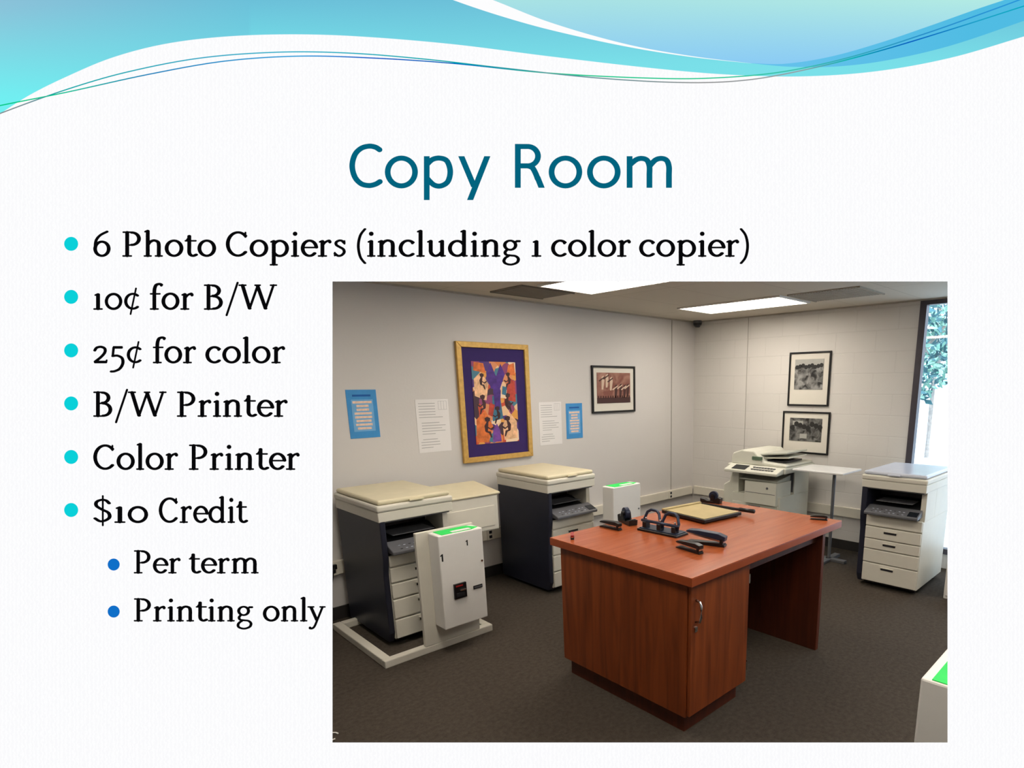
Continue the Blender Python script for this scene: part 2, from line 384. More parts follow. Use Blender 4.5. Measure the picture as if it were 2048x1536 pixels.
br = mat('brown_dark', (66, 38, 36), 0.6); tn = mat('tan_print', (204, 180, 160), 0.6)
pp.box(-.245, .245, -.0125, -.011, .10, .155, br)
for i in range(14): pp.box(-.235+i*.035, -.22+i*.035, -.0125, -.011, .150, .175, br)
for i, (x, z) in enumerate([(-.17, .33), (-.11, .35), (-.05, .32), (.02, .24), (.09, .25), (.15, .24), (.2, .25)]):
    pp.prism([(x-.012, z-.09), (x+.012, z-.09), (x+.03, z), (x+.02, z+.05), (x-.01, z+.035)], -.0125, -.011, tn if i < 3 else br, 'y')
    pp.prism([(x-.05, z+.0), (x-.04, z-.01), (x+.035, z+.03), (x+.03, z+.04)], -.013, -.011, br if i < 3 else tn, 'y')
pp.done('print', e)
e = facing('B', 2.63, 3.095, 1.477, 'framed_photograph', 'thin black-framed portrait black and white photograph with mat', 'picture')
frame_mesh(.465, .555, .018, .02, BLACK, e)
B().box(-.22, .22, -.008, 0, .016, .54, MATB).done('mat_board', e)
pp = B().box(-.165, .155, -.011, -.008, .17, .48, photo_mat('bw_print', (30, 30, 30), (150, 150, 148), 14, 6, 0.5))
skyp = mat('print_sky', (165, 165, 160), 0.5); dk = mat('print_dark', (38, 38, 38), 0.5)
pp.box(-.165, .155, -.012, -.011, .40, .48, skyp)
for i in range(9): pp.cyl((-.14+i*.034, .40+(i % 3)*.008), .022, -.0125, -.011, dk, 'y', 10)
pp.done('print', e)
e = facing('B', 2.60, 3.14, .975, 'framed_photograph', 'thin black-framed landscape black and white photograph with mat', 'picture')
frame_mesh(.54, .445, .018, .02, BLACK, e)
B().box(-.255, .255, -.008, 0, .016, .43, MATB).done('mat_board', e)
pp = B().box(-.185, .185, -.011, -.008, .13, .375, photo_mat('bw_print2', (24, 24, 24), (120, 120, 118), 18, 6, 0.5))
pp.box(-.15, -.03, -.012, -.011, .30, .345, skyp).box(-.06, .02, -.012, -.011, .16, .21, skyp)
for i in range(8): pp.cyl((-.15+i*.045, .27+(i*7 % 4)*.014), .028, -.0125, -.0115, dk, 'y', 10)
pp.done('print', e)
for (a0, a1, z0, z1) in [(1.62, 1.835, 1.33, 1.68), (3.655, 3.865, 1.185, 1.53)]:
    e = facing('L', a0, a1, z0, 'poster', 'bright blue printed notice with pale text lines taped up', 'poster', 'blue notices on the wall')
    wd, hh = a1-a0, z1-z0
    B().box(-wd/2, wd/2, -.003, 0, 0, hh, BLUEP).done('sheet', e)
    q = B(); rnd = random.Random(3)
    q.box(-wd*.36, wd*.36, -.0036, -.003, hh*.14, hh*.80, mat('light_blue_print', (112, 170, 218), .8))
    for k in range(8):
        l = wd*rnd.uniform(.20, .34); z = hh*(.18+.077*k)
        q.box(-l, l, -.0042, -.0036, z, z+hh*.048, CREAMI)
    q.box(-wd*.3, wd*.3, -.0042, -.003, hh*.86, hh*.90, mat('dark_blue_print', (30, 90, 165), .8))
    q.done('printed_text', e)
for (a0, a1, z0, z1) in [(2.13, 2.41, 1.18, 1.60), (3.325, 3.595, 1.145, 1.55)]:
    e = facing('L', a0, a1, z0, 'paper_notice', 'white printed instruction sheet with small grey text taped up', 'paper notice', 'white instruction sheets on the wall')
    wd, hh = a1-a0, z1-z0
    B().box(-wd/2, wd/2, -.003, 0, 0, hh, PAPER).done('sheet', e)
    q = B(); rnd = random.Random(5)
    for k in range(17):
        z = hh*(.93-.052*k); l = wd*rnd.uniform(.35, .75)
        if k in (6, 12): continue
        x = -wd*.42
        if 6 < k < 14: x += wd*.06
        if k < 5: l = min(l, wd*.5)
        q.box(x, x+l, -.0036, -.003, z-hh*.012, z, INK)
    q.box(wd*.18, wd*.44, -.0035, -.003, hh*.80, hh*.80+.002, INK).box(wd*.18, wd*.44, -.0035, -.003, hh*.96, hh*.96+.002, INK)
    for k in range(4): q.box(wd*(.18+.085*k), wd*(.18+.085*k)+.002, -.0035, -.003, hh*.80, hh*.96, INK)
    q.done('printed_text', e)

def outlet(x, z, lab, cord=False):
    e = thing('power_outlet', (x, Y1-.04, z), 0, lab, 'power outlet', 'power outlets on the wall channel')
    B().box(-.035, .035, -.006, 0, -.05, .05, IVORY).done('cover_plate', e, bevel=.002)
    B().box(-.014, .014, -.008, -.006, .008, .034, DARK).box(-.014, .014, -.008, -.006, -.034, -.008, DARK).done('socket', e)
    if cord:
        B().box(-.02, .02, -.03, -.006, .0, .035, BLACK).done('plug', e, bevel=.004, label='black power plug')
        B().tube([(0, -.028, .02), (-.01, -.04, .0), (-.04, -.035, -.12), (-.05, -.03, -.25), (-.08, -.03, -.38)], .006, BLACK).done('power_cord', e, smooth=True, label='black power cord')
outlet(5.22, .405, 'ivory duplex outlet on the wall channel')
outlet(2.70, .405, 'ivory duplex outlet on the wall channel')
outlet(1.38, .405, 'ivory duplex outlet with black plug and cord', True)
e = thing('security_camera', (5.62, 4.28, H), 0, 'small dark dome security camera in the ceiling corner', 'security camera')
B().cyl((0, 0), .05, -.03, 0, MIDG, 'z').done('mount', e)
B().cyl((0, 0), .045, -.05, -.03, DARK, 'z', r2=.05).cyl((0, 0), .025, -.075, -.05, DARK, 'z', r2=.045).done('dome', e, smooth=False)

# ================================================================ COPIERS
D4 = [(.055, .185, 1), (.195, .325, 1), (.335, .435, 1), (.445, .545, 1)]
D3 = [(.055, .215, 1), (.222, .335, 0), (.342, .425, 1), (.432, .53, 1)]
def copier(loc, rz, label, lidm=None, drawers=D4, sp=-.215):
    lidm = lidm or CREAM
    e = thing('photocopier', loc, rz, label, 'photocopier', 'floor-standing photocopiers')
    bd = B()
    bd.box(sp, .245, .02, .68, .05, .62, OFFW).box(sp, .245, .30, .68, .62, .86, OFFW).box(.205, .245, .05, .30, .62, .86, OFFW)
    bd.box(sp, .20, .295, .30, .625, .855, DARK).box(-.20, .22, .06, .62, .02, .05, DARK)
    bd.done('body', e, bevel=.008)
    B().prism([(.04, .03), (.70, .03), (.70, .90), (.69, .92), (.0, .92), (-.012, .86), (-.012, .62), (0.01, .50), (.01, .10)], -.252, sp, NAVY, 'x').done('side_panel', e, bevel=.008, label='dark navy side panel')
    B().prism([(.03, .62), (.295, .62), (.295, .76), (.24, .755), (.03, .67)], -.20, .20, DARK, 'x').box(-.15, .14, .05, .24, .745, .75, MIDG).done('output_tray', e, bevel=.004, label='dark grey output tray')
    cp = B().prism([(-.07, .645), (.05, .655), (.05, .715), (-.07, .668)], sp+.005, .225, MIDG, 'x')
    cpo = cp.done('control_panel', e, bevel=.006, label='grey sloping control panel')
    k = B()
    for i in range(8):
        for j in range(2):
            x = -.15+i*.035; y = -.05+j*.035; z = .676+(y+.05)*.39
            k.box(x, x+.014, y, y+.012, z-.004, z+.003, GLARE_GREY if (i+j) % 3 else DARK)
    k.prism([(-.06, .673), (.0, .697), (.0, .70), (-.06, .676)], .14, .215, GLASSD, 'x')
    k.done('buttons', cpo)
    B().box(-.257, .252, -.012, .70, .86, .925, OFFW).box(-.235, .235, .0, .70, .85, .86, MIDG).done('scanner_unit', e, bevel=.01)
    B().box(-.262, .257, -.018, .705, .925, .968, OFFW).done('lid_rim', e, bevel=.012)
    ld = B().prism([(-.25, -.005), (.245, -.005), (.245, .69), (-.25, .69)], .968, 1.0, lidm, 'z')
    ld.done('document_cover', e, bevel=.016, label='closed document cover', seg=3)
    B().box(-.05, .05, -.024, -.004, .972, .986, lidm).done('cover_handle', e, bevel=.004)
    for (z0, z1, hd) in drawers:
        dr = B().box(sp+.004, .243, .0, .02, z0, z1, OFFW).done('drawer', e, bevel=.006)
        zc = z1-.035
        if hd: B().box(-.045, .055, -.004, .001, zc-.010, zc+.010, DARK).box(-.05, .06, -.009, .0, zc+.008, zc+.014, OFFW).done('drawer_handle', dr, label='dark recessed handle')
    B().box(sp+.004, .243, .0, .02, drawers[-1][1]+.01, .63, OFFW).done('front_cover', e, bevel=.005)
    for (x, y) in [(-.18, .1), (.2, .1), (-.18, .6), (.2, .6)]:
        B().cyl((y, .025), .025, x-.012, x+.012, BLACK, 'x', 14).done('caster', e)
    return e
c1 = copier((1.69, 3.59, 0), 0, 'cream-topped photocopier with navy side behind a coin box')
c2 = copier((3.02, 3.58, 0), 0, 'cream-topped photocopier with navy side near the wall channel')
c3 = copier((4.73, 1.585, 0), -90, 'white photocopier with closed lid standing beside the window', GLARE_GREY, D3, -.205)  # lid colour imitates glare from the window
e = thing('paper_finisher', (2.20, 3.78, 0), 0, 'beige paper finisher unit attached to the photocopier side', 'copier attachment')
B().box(-.24, .24, .0, .42, .60, .88, OFFW).box(-.09, .06, .05, .38, .0, .60, DARK).done('housing', e, bevel=.012)
B().prism([(-.01, .88), (.43, .88), (.43, .93), (.36, .945), (-.01, .90)], -.25, .26, CREAM, 'x').done('top_cover', e, bevel=.01, label='cream sloped top cover')
B().box(-.20, .20, -.006, .0, .64, .80, IVORY).done('access_door', e, bevel=.004)

# ================================================================ COIN PAYMENT MACHINES
def numeral_one(e, x, z, h):
    w_ = h*.10
    B().prism([(x-w_, z), (x+w_, z), (x+w_, z+h), (x-w_*.4, z+h), (x-h*.28, z+h*.82), (x-h*.28, z+h*.68), (x-w_, z+h*.78)], -.1315, -.130, INKB, 'y').done('number', e, label='black printed numeral 1')
def coin(loc, rz, top, label, base=True, num=True, panel=True, depth=.13, hw=.155):
    e = thing('payment_machine', loc, rz, label, 'payment machine', 'coin boxes for the photocopiers')
    s = top-.80; q = -.13; bk = q+depth
    B().box(-hw, hw, q, bk, .18+s, top, WHITE).done('coin_box', e, bevel=.007)
    if panel: B().box(-.235, .165, bk, bk+.028, .05, top+.01, OFFW).done('stand_panel', e, bevel=.004)
    else: B().box(-.09, .09, bk-.06, bk+.02, .05, .18+s, OFFW).done('pedestal', e, bevel=.004)
    B().box(-hw+.03, .085, q+.008, bk-.01, top, top+.003, GREEN).prism([(.085, q+.008), (hw-.01, q+.04), (.105, bk-.01), (.085, bk-.01)], top, top+.002, GREEN, 'z').done('green_notice', e)
    B().box(-.05, .08, q+.012, q+.045, top+.003, top+.006, PAPER).done('paper_label', e)
    B().box(-.080, .005, q-.015, q, .37+s, .47+s, BLACK).box(-.07, -.015, q-.022, q-.015, .385+s, .41+s, DARK).box(-.07, -.02, q-.017, q-.014, .45+s, .46+s, RED).box(-.045, -.005, q-.025, q-.015, .42+s, .43+s, CHROME).done('coin_slot', e, bevel=.003, label='black coin and card slot')
    B().box(.06, .125, q-.006, q, .40+s, .422+s, BLACK).box(.065, .12, q-.008, q-.006, .407+s, .416+s, MIDG).done('return_slot', e)
    B().cyl((.135, .58+s), .007, q-.006, q, CHROME, 'y', 12).done('lock', e)
    if num:
        numeral_one(e, .04, top-.098, .036); numeral_one(e, -.137, top-.165, .048)
    fr = B()
    if base:
        fr.box(-.50, .265, .0, .055, 0, .05, OFFW).box(-.50, -.445, .055, .86, 0, .05, OFFW).box(.21, .265, .055, .86, 0, .05, OFFW)
        fr.box(-.445, .21, .81, .86, 0, .05, OFFW)
    else:
        fr.box(-.15, .15, q, bk+.05, 0, .05, OFFW)
    fr.done('base_frame', e, bevel=.006)
    return e
coin((1.785, 3.34, 0), 0, .80, 'white coin box with green notice numbered 1 on base frame')
coin((3.385, 3.42, 0), 0, .88, 'white coin box with green notice standing behind the desk', base=False, num=False, panel=False, hw=.165)
coin((1.88, .28, 0), -90, .82, 'deep white coin box with green notice standing alone', base=False, num=False, panel=False, depth=.30, hw=.175)

# ================================================================ LARGE MULTIFUNCTION COPIER
e = thing('multifunction_copier', (5.00, 3.03, 0), -90, 'large pale multifunction photocopier with document feeder on top', 'photocopier')
LG = mat('mfp_pale', (208, 208, 196), 0.45, noise=0.02); LG2 = mat('mfp_tray_grey', (180, 182, 172), .45, noise=.02)  # second tone is a slightly darker grey for the trays
bd = B().box(-.28, .28, .0, .60, .05, .60, LG).box(-.30, .28, .28, .60, .60, .84, LG).box(-.30, -.22, .02, .28, .60, .84, LG)
bd.box(-.22, .27, .275, .28, .62, .83, MIDG)
bd.done('body', e, bevel=.012)
B().box(-.10, .26, -.05, .25, .52, .745, LG).box(-.09, .25, -.053, -.05, .63, .635, MIDG).done('front_cover', e, bevel=.012)
B().cyl((.16, .69), .012, -.055, -.05, MIDG, 'y').done('badge', e)
B().prism([(.0, .745), (.27, .745), (.27, .80), (.0, .76)], -.20, .24, LG2, 'x').done('output_tray', e, bevel=.004)
B().box(-.345, .33, -.01, .61, .84, .90, LG).done('scanner_unit', e, bevel=.012)
cpn = B().prism([(-.14, .83), (-.01, .84), (-.01, .90), (-.14, .86)], -.30, .31, LG, 'x').done('control_panel', e, bevel=.008)
kb = B()
for i in range(8):
    for j in range(2):
        x = .0+i*.032; y = -.11+j*.045; z = .869+(y+.14)*.308
        kb.box(x, x+.02, y, y+.02, z-.004, z+.004, MIDG)
kb.prism([(-.125, .868), (-.03, .896), (-.03, .899), (-.125, .870)], -.22, -.06, GLASSD, 'x')
kb.done('buttons', cpn)
B().prism([(-.32, .90), (.32, .90), (.32, .925), (.05, .94), (.02, .985), (-.05, 1.04), (-.20, 1.045), (-.30, 1.01), (-.32, .96)], .02, .59, LG, 'y').done('document_feeder', e, bevel=.012)
B().prism([(-.02, .995), (.29, 1.03), (.29, 1.045), (-.02, 1.012)], .08, .50, LG2, 'y').box(.02, .26, .12, .46, .935, .95, DARK).done('feeder_tray', e, bevel=.004)
B().prism([(.03, .965), (.30, .985), (.30, .998), (.03, .978)], .10, .48, LG, 'y').done('document_exit_tray', e, bevel=.004)
B().box(-.06, .05, -.0, .03, .955, .99, mat('green_grey', (90, 110, 90), .5)).done('feeder_latch', e, bevel=.004)
B().prism([(-.43, .30), (-.28, .25), (-.28, .80), (-.33, .80), (-.36, .70), (-.43, .66)], .05, .55, LG, 'y').done('side_cover', e, bevel=.012)
for (z0, z1) in [(.07, .22), (.235, .38), (.395, .51)]:
    dr = B().box(-.27, .27, -.015, .0, z0, z1, LG).done('drawer', e, bevel=.006)
    B().box(-.07, .07, -.019, -.014, z1-.045, z1-.02, MIDG).done('drawer_handle', dr)
for (x, y) in [(-.22, .08), (.22, .08), (-.22, .5), (.22, .5)]:
    B().cyl((y, .025), .025, x-.012, x+.012, BLACK, 'x', 14).done('caster', e)

e = thing('side_table', (5.02, 2.385, 0), -90, 'small white-topped table on a thin metal stand beside the copier', 'table')
B().box(-.26, .25, 0, .42, .885, .905, mat('table_top_white', (222, 222, 222), .3)).done('table_top', e, bevel=.006)
STG = mat('stand_grey', (120, 122, 126), .4, metal=.5)
B().cyl((.08, .20), .016, .03, .885, STG).done('pole', e)
B().box(-.18, .25, .17, .23, .0, .03, STG).box(.05, .11, .0, .40, .0, .03, STG).done('foot', e, bevel=.004)

e = thing('storage_cabinet', (4.86, 1.15, 0), -90, 'low white storage cabinet on the carpet beside the copier', 'cabinet')
B().box(-.015, .32, .0, .40, .0, .40, WHITE).done('body', e, bevel=.006)
B().box(-.02, .325, -.01, .41, .40, .42, WHITE).done('top_panel', e, bevel=.006)
dd = B().box(.0, .305, -.012, .0, .03, .385, WHITE).done('door', e, bevel=.004)
B().box(.26, .28, -.022, -.012, .25, .33, MIDG).done('door_handle', dd, bevel=.002)
# ================================================================ DESK
D = thing('desk', (1.965, 1.505, 0), -1.0, 'cherry wood laminate work desk with cabinet and open knee space', 'desk')
DW, DD, DZ = 1.545, 1.055, .84
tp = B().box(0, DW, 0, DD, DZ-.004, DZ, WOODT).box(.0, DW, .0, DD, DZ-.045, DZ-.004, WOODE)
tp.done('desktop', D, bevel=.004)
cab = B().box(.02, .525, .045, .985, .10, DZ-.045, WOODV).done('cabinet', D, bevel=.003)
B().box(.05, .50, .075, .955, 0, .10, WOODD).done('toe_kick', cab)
door = B().box(.028, .518, .025, .044, .11, DZ-.055, WOODV).done('door', cab, bevel=.003)
B().tube([(.065, .025, .60), (.065, .0, .605), (.065, -.008, .63), (.065, -.008, .68), (.065, .0, .705), (.065, .025, .71)], .006, CHROME).done('door_handle', door, label='chrome loop handle', smooth=True)
for z in (.20, .70):
    B().cyl((.524, .03), .007, z-.025, z+.025, CHROME, 'z', 12).done('hinge', door, label='chrome hinge')
B().box(.065-.01, .065+.01, .02, .025, .55, .575, CHROME).done('door_lock', door)
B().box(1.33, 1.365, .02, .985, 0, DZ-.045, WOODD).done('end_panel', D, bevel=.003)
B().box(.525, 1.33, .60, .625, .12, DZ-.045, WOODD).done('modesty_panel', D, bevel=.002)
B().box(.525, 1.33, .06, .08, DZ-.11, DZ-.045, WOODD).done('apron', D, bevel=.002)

# ================================================================ DESK ITEMS
def stapler(x, y, rz, L, col, label, op=0.0):
    e = thing('stapler', (x, y, DZ), rz, label, 'stapler')
    w = L*.095
    B().prism([(-L*.5, 0), (L*.5, 0), (L*.5, L*.05), (L*.42, L*.09), (-L*.42, L*.06), (-L*.5, L*.03)], -w, w, BLACK, 'x').done('base', e, bevel=.002)
    a = op
    def rp(p):
        dx, dz = p[0]-L*.42, p[1]-L*.12
        return (L*.42+dx*math.cos(a)+dz*math.sin(a), L*.12-dx*math.sin(a)+dz*math.cos(a))
    B().prism([rp(p) for p in [(-L*.46, L*.13), (L*.48, L*.10), (L*.48, L*.17), (-L*.46, L*.17)]], -w*.75, w*.75, CHROME, 'x').done('magazine', e, bevel=.001)
    B().prism([rp(p) for p in [(-L*.48, L*.17), (L*.5, L*.15), (L*.5, L*.26), (L*.30, L*.30), (-L*.2, L*.27), (-L*.42, L*.24), (-L*.5, L*.20)]], -w, w, col, 'x').box(-w*1.1, w*1.1, L*.38, L*.46, L*.04, L*.2, BLACK).done('arm', e, bevel=.003)
    return e
stapler(2.37, 2.45, 180, .17, BLACK, 'black desktop stapler on the wooden desk')
stapler(2.31, 1.79, 172, .18, BLACK, 'large black stapler lying on the wooden desk')
stapler(2.47, 1.80, 195, .23, STEELB, 'blue-grey heavy duty stapler on the wooden desk', 0.12)
stapler(3.43, 1.60, 200, .11, BLACK, 'small black stapler at the desk corner')
stapler(2.07, 2.46, 140, .10, RED, 'small red and black stapler at the desk edge')
def tape(x, y, rz, s, label):
    e = thing('tape_dispenser', (x, y, DZ), rz, label, 'tape dispenser')
    B().prism([(-.08*s, 0), (.08*s, 0), (.085*s, .035*s), (.05*s, .03*s), (.03*s, .02*s), (-.02*s, .02*s), (-.06*s, .05*s), (-.085*s, .04*s)], -.028*s, .028*s, BLACK, 'x').done('base', e, bevel=.003)
    B().cyl((-.02*s, .058*s), .036*s, -.012*s, .012*s, STEELB, 'x', 24).done('tape_roll', e)
    B().cyl((-.02*s, .058*s), .016*s, -.026*s, .026*s, BLACK, 'x', 16).prism([(-.04*s, .02*s), (0, .02*s), (-.01*s, .065*s), (-.03*s, .065*s)], -.028*s, -.018*s, BLACK, 'x').prism([(-.04*s, .02*s), (0, .02*s), (-.01*s, .065*s), (-.03*s, .065*s)], .018*s, .028*s, BLACK, 'x').done('hub', e)
    B().box(-.014*s, .014*s, .078*s, .086*s, .034*s, .042*s, CHROME).done('cutter', e)
tape(2.54, 2.47, 160, 1.05, 'dark weighted tape dispenser on the wooden desk')
tape(3.42, 2.45, 15, .95, 'dark tape dispenser at the far desk corner')
e = thing('hole_punch', (2.51, 2.15, DZ), 92, 'blue-grey heavy three-hole punch with loop handles', 'hole punch')
B().box(-.15, .15, -.06, .06, 0, .014, BLACK).box(-.14, .14, -.05, .05, .014, .02, STEELB).done('base', e, bevel=.003)
pb = B()
for x in (-.11, 0, .11): pb.box(x-.014, x+.014, .0, .04, .02, .055, BLACK).cyl((x, .02), .007, .055, .08, CHROME, 'z', 10)
pb.done('punch_head', e, bevel=.002)
hb = B()
for x in (-.07, .07):
    pts = [(x-.055, .02, .03), (x-.06, .01, .07), (x-.045, 0, .11), (x-.02, -.005, .125), (x+.02, -.005, .125), (x+.045, 0, .11), (x+.06, .01, .07), (x+.055, .02, .03)]
    hb.tube(pts, .009, STEELB)
hb.tube([(-.14, .025, .06), (.14, .025, .06)], .009, STEELB)
hb.done('lever_handle', e, smooth=True)
e = thing('paper_cutter', (3.03, 2.25, DZ), -7, 'tan paper trimmer board with black edges and long black arm', 'paper cutter')
B().box(-.18, .18, -.20, .20, .008, .030, BLACK).done('base', e, bevel=.004)
TAN = mat('tan_board', (176, 158, 112), .6, noise=.06)
B().box(-.165, .165, -.185, .185, .030, .033, TAN).done('cutting_board', e)
B().box(-.18, .18, .17, .20, .030, .042, TAN).done('paper_guide', e, bevel=.002)
B().tube([(.20, .22, .02), (.21, .10, .025), (.23, -.15, .03)], .010, BLACK).prism([(.19, .20), (.205, .20), (.225, -.10), (.205, -.10)], .012, .022, CHROME, 'z').done('blade_arm', e)
B().tube([(.23, -.14, .03), (.235, -.26, .035)], .014, BLACK).done('arm_grip', e, smooth=True)
fb = B()
for x in (-.15, .15):
    for y in (-.17, .17): fb.cyl((x, y), .012, 0, .008, BLACK)
fb.done('rubber_feet', e)
e = thing('cable', (.795, 2.845, 0), 0, 'short loop of white cable lying on the carpet', 'cable')
B().tube([(.035*math.cos(a/2), .035*math.sin(a/2), .004) for a in range(11)], .004, WHITE).done('cable_loop', e, smooth=True)

# ================================================================ PRESENTATION SLIDE (flat backlit board with opening, on legs)
S = 0.5/F
slide = bpy.data.objects.new('presentation_slide', None); COL.objects.link(slide)
SM = Matrix.Translation(CAM+fw*0.5) @ rot.to_4x4()
slide.matrix_world = SM
slide['label'] = 'white presentation slide board with teal wave header and bulleted text'; slide['category'] = 'slide'
def PX(x, y, z=0.0): return ((x-1280)*S, (1024-y)*S, z)
EV = emit_attr('slide_print')
PANW = bpy.data.materials.new('slide_white'); PANW.use_nodes = True; nt = PANW.node_tree; nt.nodes.clear()
o = nt.nodes.new('ShaderNodeOutputMaterial'); em = nt.nodes.new('ShaderNodeEmission')
tc = nt.nodes.new('ShaderNodeTexCoord'); wv = nt.nodes.new('ShaderNodeTexWave'); wv.inputs['Scale'].default_value = 90; wv.inputs['Distortion'].default_value = 6
wv.inputs['Detail Scale'].default_value = 3
r = nt.nodes.new('ShaderNodeValToRGB'); r.color_ramp.elements[0].color = lin((250, 250, 252)); r.color_ramp.elements[1].color = lin((254, 254, 255))
nt.links.new(tc.outputs['Object'], wv.inputs['Vector']); nt.links.new(wv.outputs['Fac'], r.inputs['Fac']); nt.links.new(r.outputs['Color'], em.inputs['Color']); nt.links.new(em.outputs[0], o.inputs[0])
BACKM = mat('board_back', (90, 90, 92), .7)
ox0, ox1, oy0, oy1 = -120, 2168, -100, 1636
ix0, ix1, iy0, iy1 = 665, 1895, 563, 1485
vo_ = [PX(ox0, oy1), PX(ox1, oy1), PX(ox1, oy0), PX(ox0, oy0)]; vi_ = [PX(ix0, iy1), PX(ix1, iy1), PX(ix1, iy0), PX(ix0, iy0)]
k = 10
bo_ = [PX(ox0, oy1, -.004), PX(ox1, oy1, -.004), PX(ox1, oy0, -.004), PX(ox0, oy0, -.004)]
bi_ = [PX(ix0-k, iy1+k, -.004), PX(ix1+k, iy1+k, -.004), PX(ix1+k, iy0-k, -.004), PX(ix0-k, iy0-k, -.004)]
pb = B(); pb.mi(PANW)
pb.v = vo_+vi_+bo_+bi_
for i in range(4):
    j = (i+1) % 4
    pb.f.append([i, j, 4+j, 4+i]); pb.m.append(0)
bk_i = pb.mi(BACKM)
for i in range(4):
    j = (i+1) % 4
    pb.f.append([8+j, 8+i, 12+i, 12+j]); pb.m.append(bk_i)
    pb.f.append([i, 8+i, 8+j, j]); pb.m.append(bk_i)
    pb.f.append([4+i, 4+j, 12+j, 12+i]); pb.m.append(bk_i)
pb.done('board_panel', slide)
SI = SM.inverted()
for px in (-80, 2128):
    a = SM @ Vector(PX(px, 1625, -.012)); a2 = SM @ Vector(PX(px, 1580, -.012)); f0 = Vector((a.x, a.y, 0.012))
    B().tube([SI @ a2, SI @ a, SI @ f0], .010, MIDG).done('stand_leg', slide, label='thin grey support leg')

def curve(pts):
    xs = [p[0] for p in pts]; ys = [p[1] for p in pts]; n = len(pts); t = []
    for i in range(n):
        a, b = max(i-1, 0), min(i+1, n-1); t.append((ys[b]-ys[a])/(xs[b]-xs[a]))
    def f(x):
        if x <= xs[0]: return ys[0]+(x-xs[0])*t[0]
        if x >= xs[-1]: return ys[-1]+(x-xs[-1])*t[-1]
        i = max(k for k in range(n-1) if xs[k] <= x)
        hh = xs[i+1]-xs[i]; u = (x-xs[i])/hh
        return (2*u**3-3*u*u+1)*ys[i]+(u**3-2*u*u+u)*hh*t[i]+(-2*u**3+3*u*u)*ys[i+1]+(u**3-u*u)*hh*t[i+1]
    return f
def colored(name, vs, fs, cols, z, label=None):
    me = bpy.data.meshes.new(name); me.from_pydata([PX(a, b, z) for a, b in vs], [], fs)
    at = me.color_attributes.new('tint', 'FLOAT_COLOR', 'POINT')
    for i, c in enumerate(cols): at.data[i].color = lin(c)
    me.materials.append(EV); ob = bpy.data.objects.new(name, me); COL.objects.link(ob); ob.parent = slide
    if label: ob['label'] = label
    return ob
def strip(name, x0, x1, fu, fl, cf, z, label=None, step=8, rows=8):
    vs = []; cs = []; xs = list(np.arange(x0, x1+.1, step)); fs = []
    for x in xs:
        a, b = fu(x), fl(x)
        if b < a: b = a
        for k in range(rows+1):
            y = a+(b-a)*k/rows; vs.append((x, y)); cs.append(cf(x, y))
    R1 = rows+1
    for i in range(len(xs)-1):
        for k in range(rows): fs.append((i*R1+k, i*R1+k+1, (i+1)*R1+k+1, (i+1)*R1+k))
    return colored(name, vs, fs, cs, z, label)
def mixc(a, b, t): t = max(0, min(1, t)); return tuple(a[i]*(1-t)+b[i]*t for i in range(3))
TOPY = -12
cA = curve([(-24, 245), (0, 228), (60, 190), (130, 155), (220, 117), (320, 90), (430, 75), (560, 69), (700, 72), (900, 88), (1100, 113), (1300, 136), (1450, 149), (1600, 153), (1750, 143), (1900, 116), (2048, 73), (2072, 65)])
c1_ = curve([(880, -12), (905, 0), (1000, 32), (1100, 60), (1250, 93), (1380, 114), (1510, 128)])
c2_ = curve([(950, -12), (985, 0), (1100, 45), (1250, 88), (1380, 112), (1510, 128)])
c3_ = curve([(1500, 127), (1570, 128), (1660, 114), (1760, 86), (1860, 52), (1950, 20), (2010, 0), (2072, -20)])
c4_ = curve([(1500, 127), (1580, 134), (1680, 133), (1780, 120), (1900, 92), (2048, 42), (2072, 32)])
def colA(x, y):
    a = mixc((140, 192, 216), (108, 192, 217), x/500)
    b = mixc((112, 240, 242), (122, 224, 233), x/900)
    return mixc(a, b, (y-0)/(200 if x < 500 else 130))
strip('header_wave', -24, 2072, lambda x: TOPY, cA, colA, .0001, 'teal gradient wave band')
strip('header_highlight', 880, 1510, lambda x: max(TOPY, c2_(x)) if x > 950 else TOPY, c1_, lambda x, y: (253, 253, 254), .0002, 'white sliver between the waves', rows=2)
strip('header_wave', 950, 2072, lambda x: TOPY, lambda x: c2_(x) if x < 1505 else max(TOPY, c3_(x)), lambda x, y: mixc(mixc((168, 226, 228), (178, 234, 228), (x-1200)/700), (140, 204, 244), y/125), .0003, 'pale teal and blue wave band')
strip('header_wave', 1500, 2072, lambda x: max(TOPY, c3_(x)), c4_, lambda x, y: mixc((104, 194, 237), (80, 188, 227), (x-1500)/450), .0003, 'blue wave band')
def fline(pts, w, stops, z, lab):
    f = curve(pts)
    def cf(x, y):
        for i in range(len(stops)-1):
            if x <= stops[i+1][0]: return mixc(stops[i][1], stops[i+1][1], (x-stops[i][0])/(stops[i+1][0]-stops[i][0]))
        return stops[-1][1]
    def off(s):
        def g(x):
            d = f(x+1)-f(x-1); return f(x)+s*w/2*math.sqrt(1+(d/2)**2)
        return g
    strip('header_line', pts[0][0], pts[-1][0], off(-1), off(1), cf, z, lab, rows=1, step=6)
fline([(-20, 217), (0, 212), (130, 186), (300, 149), (450, 123), (600, 113), (750, 117), (900, 127), (1100, 147), (1300, 157), (1420, 157), (1560, 145), (1700, 115), (1850, 68), (1980, 22), (2072, -12)], 2.4,
      [(-20, (0, 205, 130)), (130, (0, 195, 150)), (300, (20, 130, 190)), (600, (40, 160, 220)), (750, (10, 90, 200)), (950, (0, 120, 190)), (1100, (0, 200, 140)), (1400, (40, 205, 150)), (1600, (60, 190, 170)), (1850, (40, 140, 200)), (2072, (40, 150, 220))], .0004, 'thin green and blue curve')
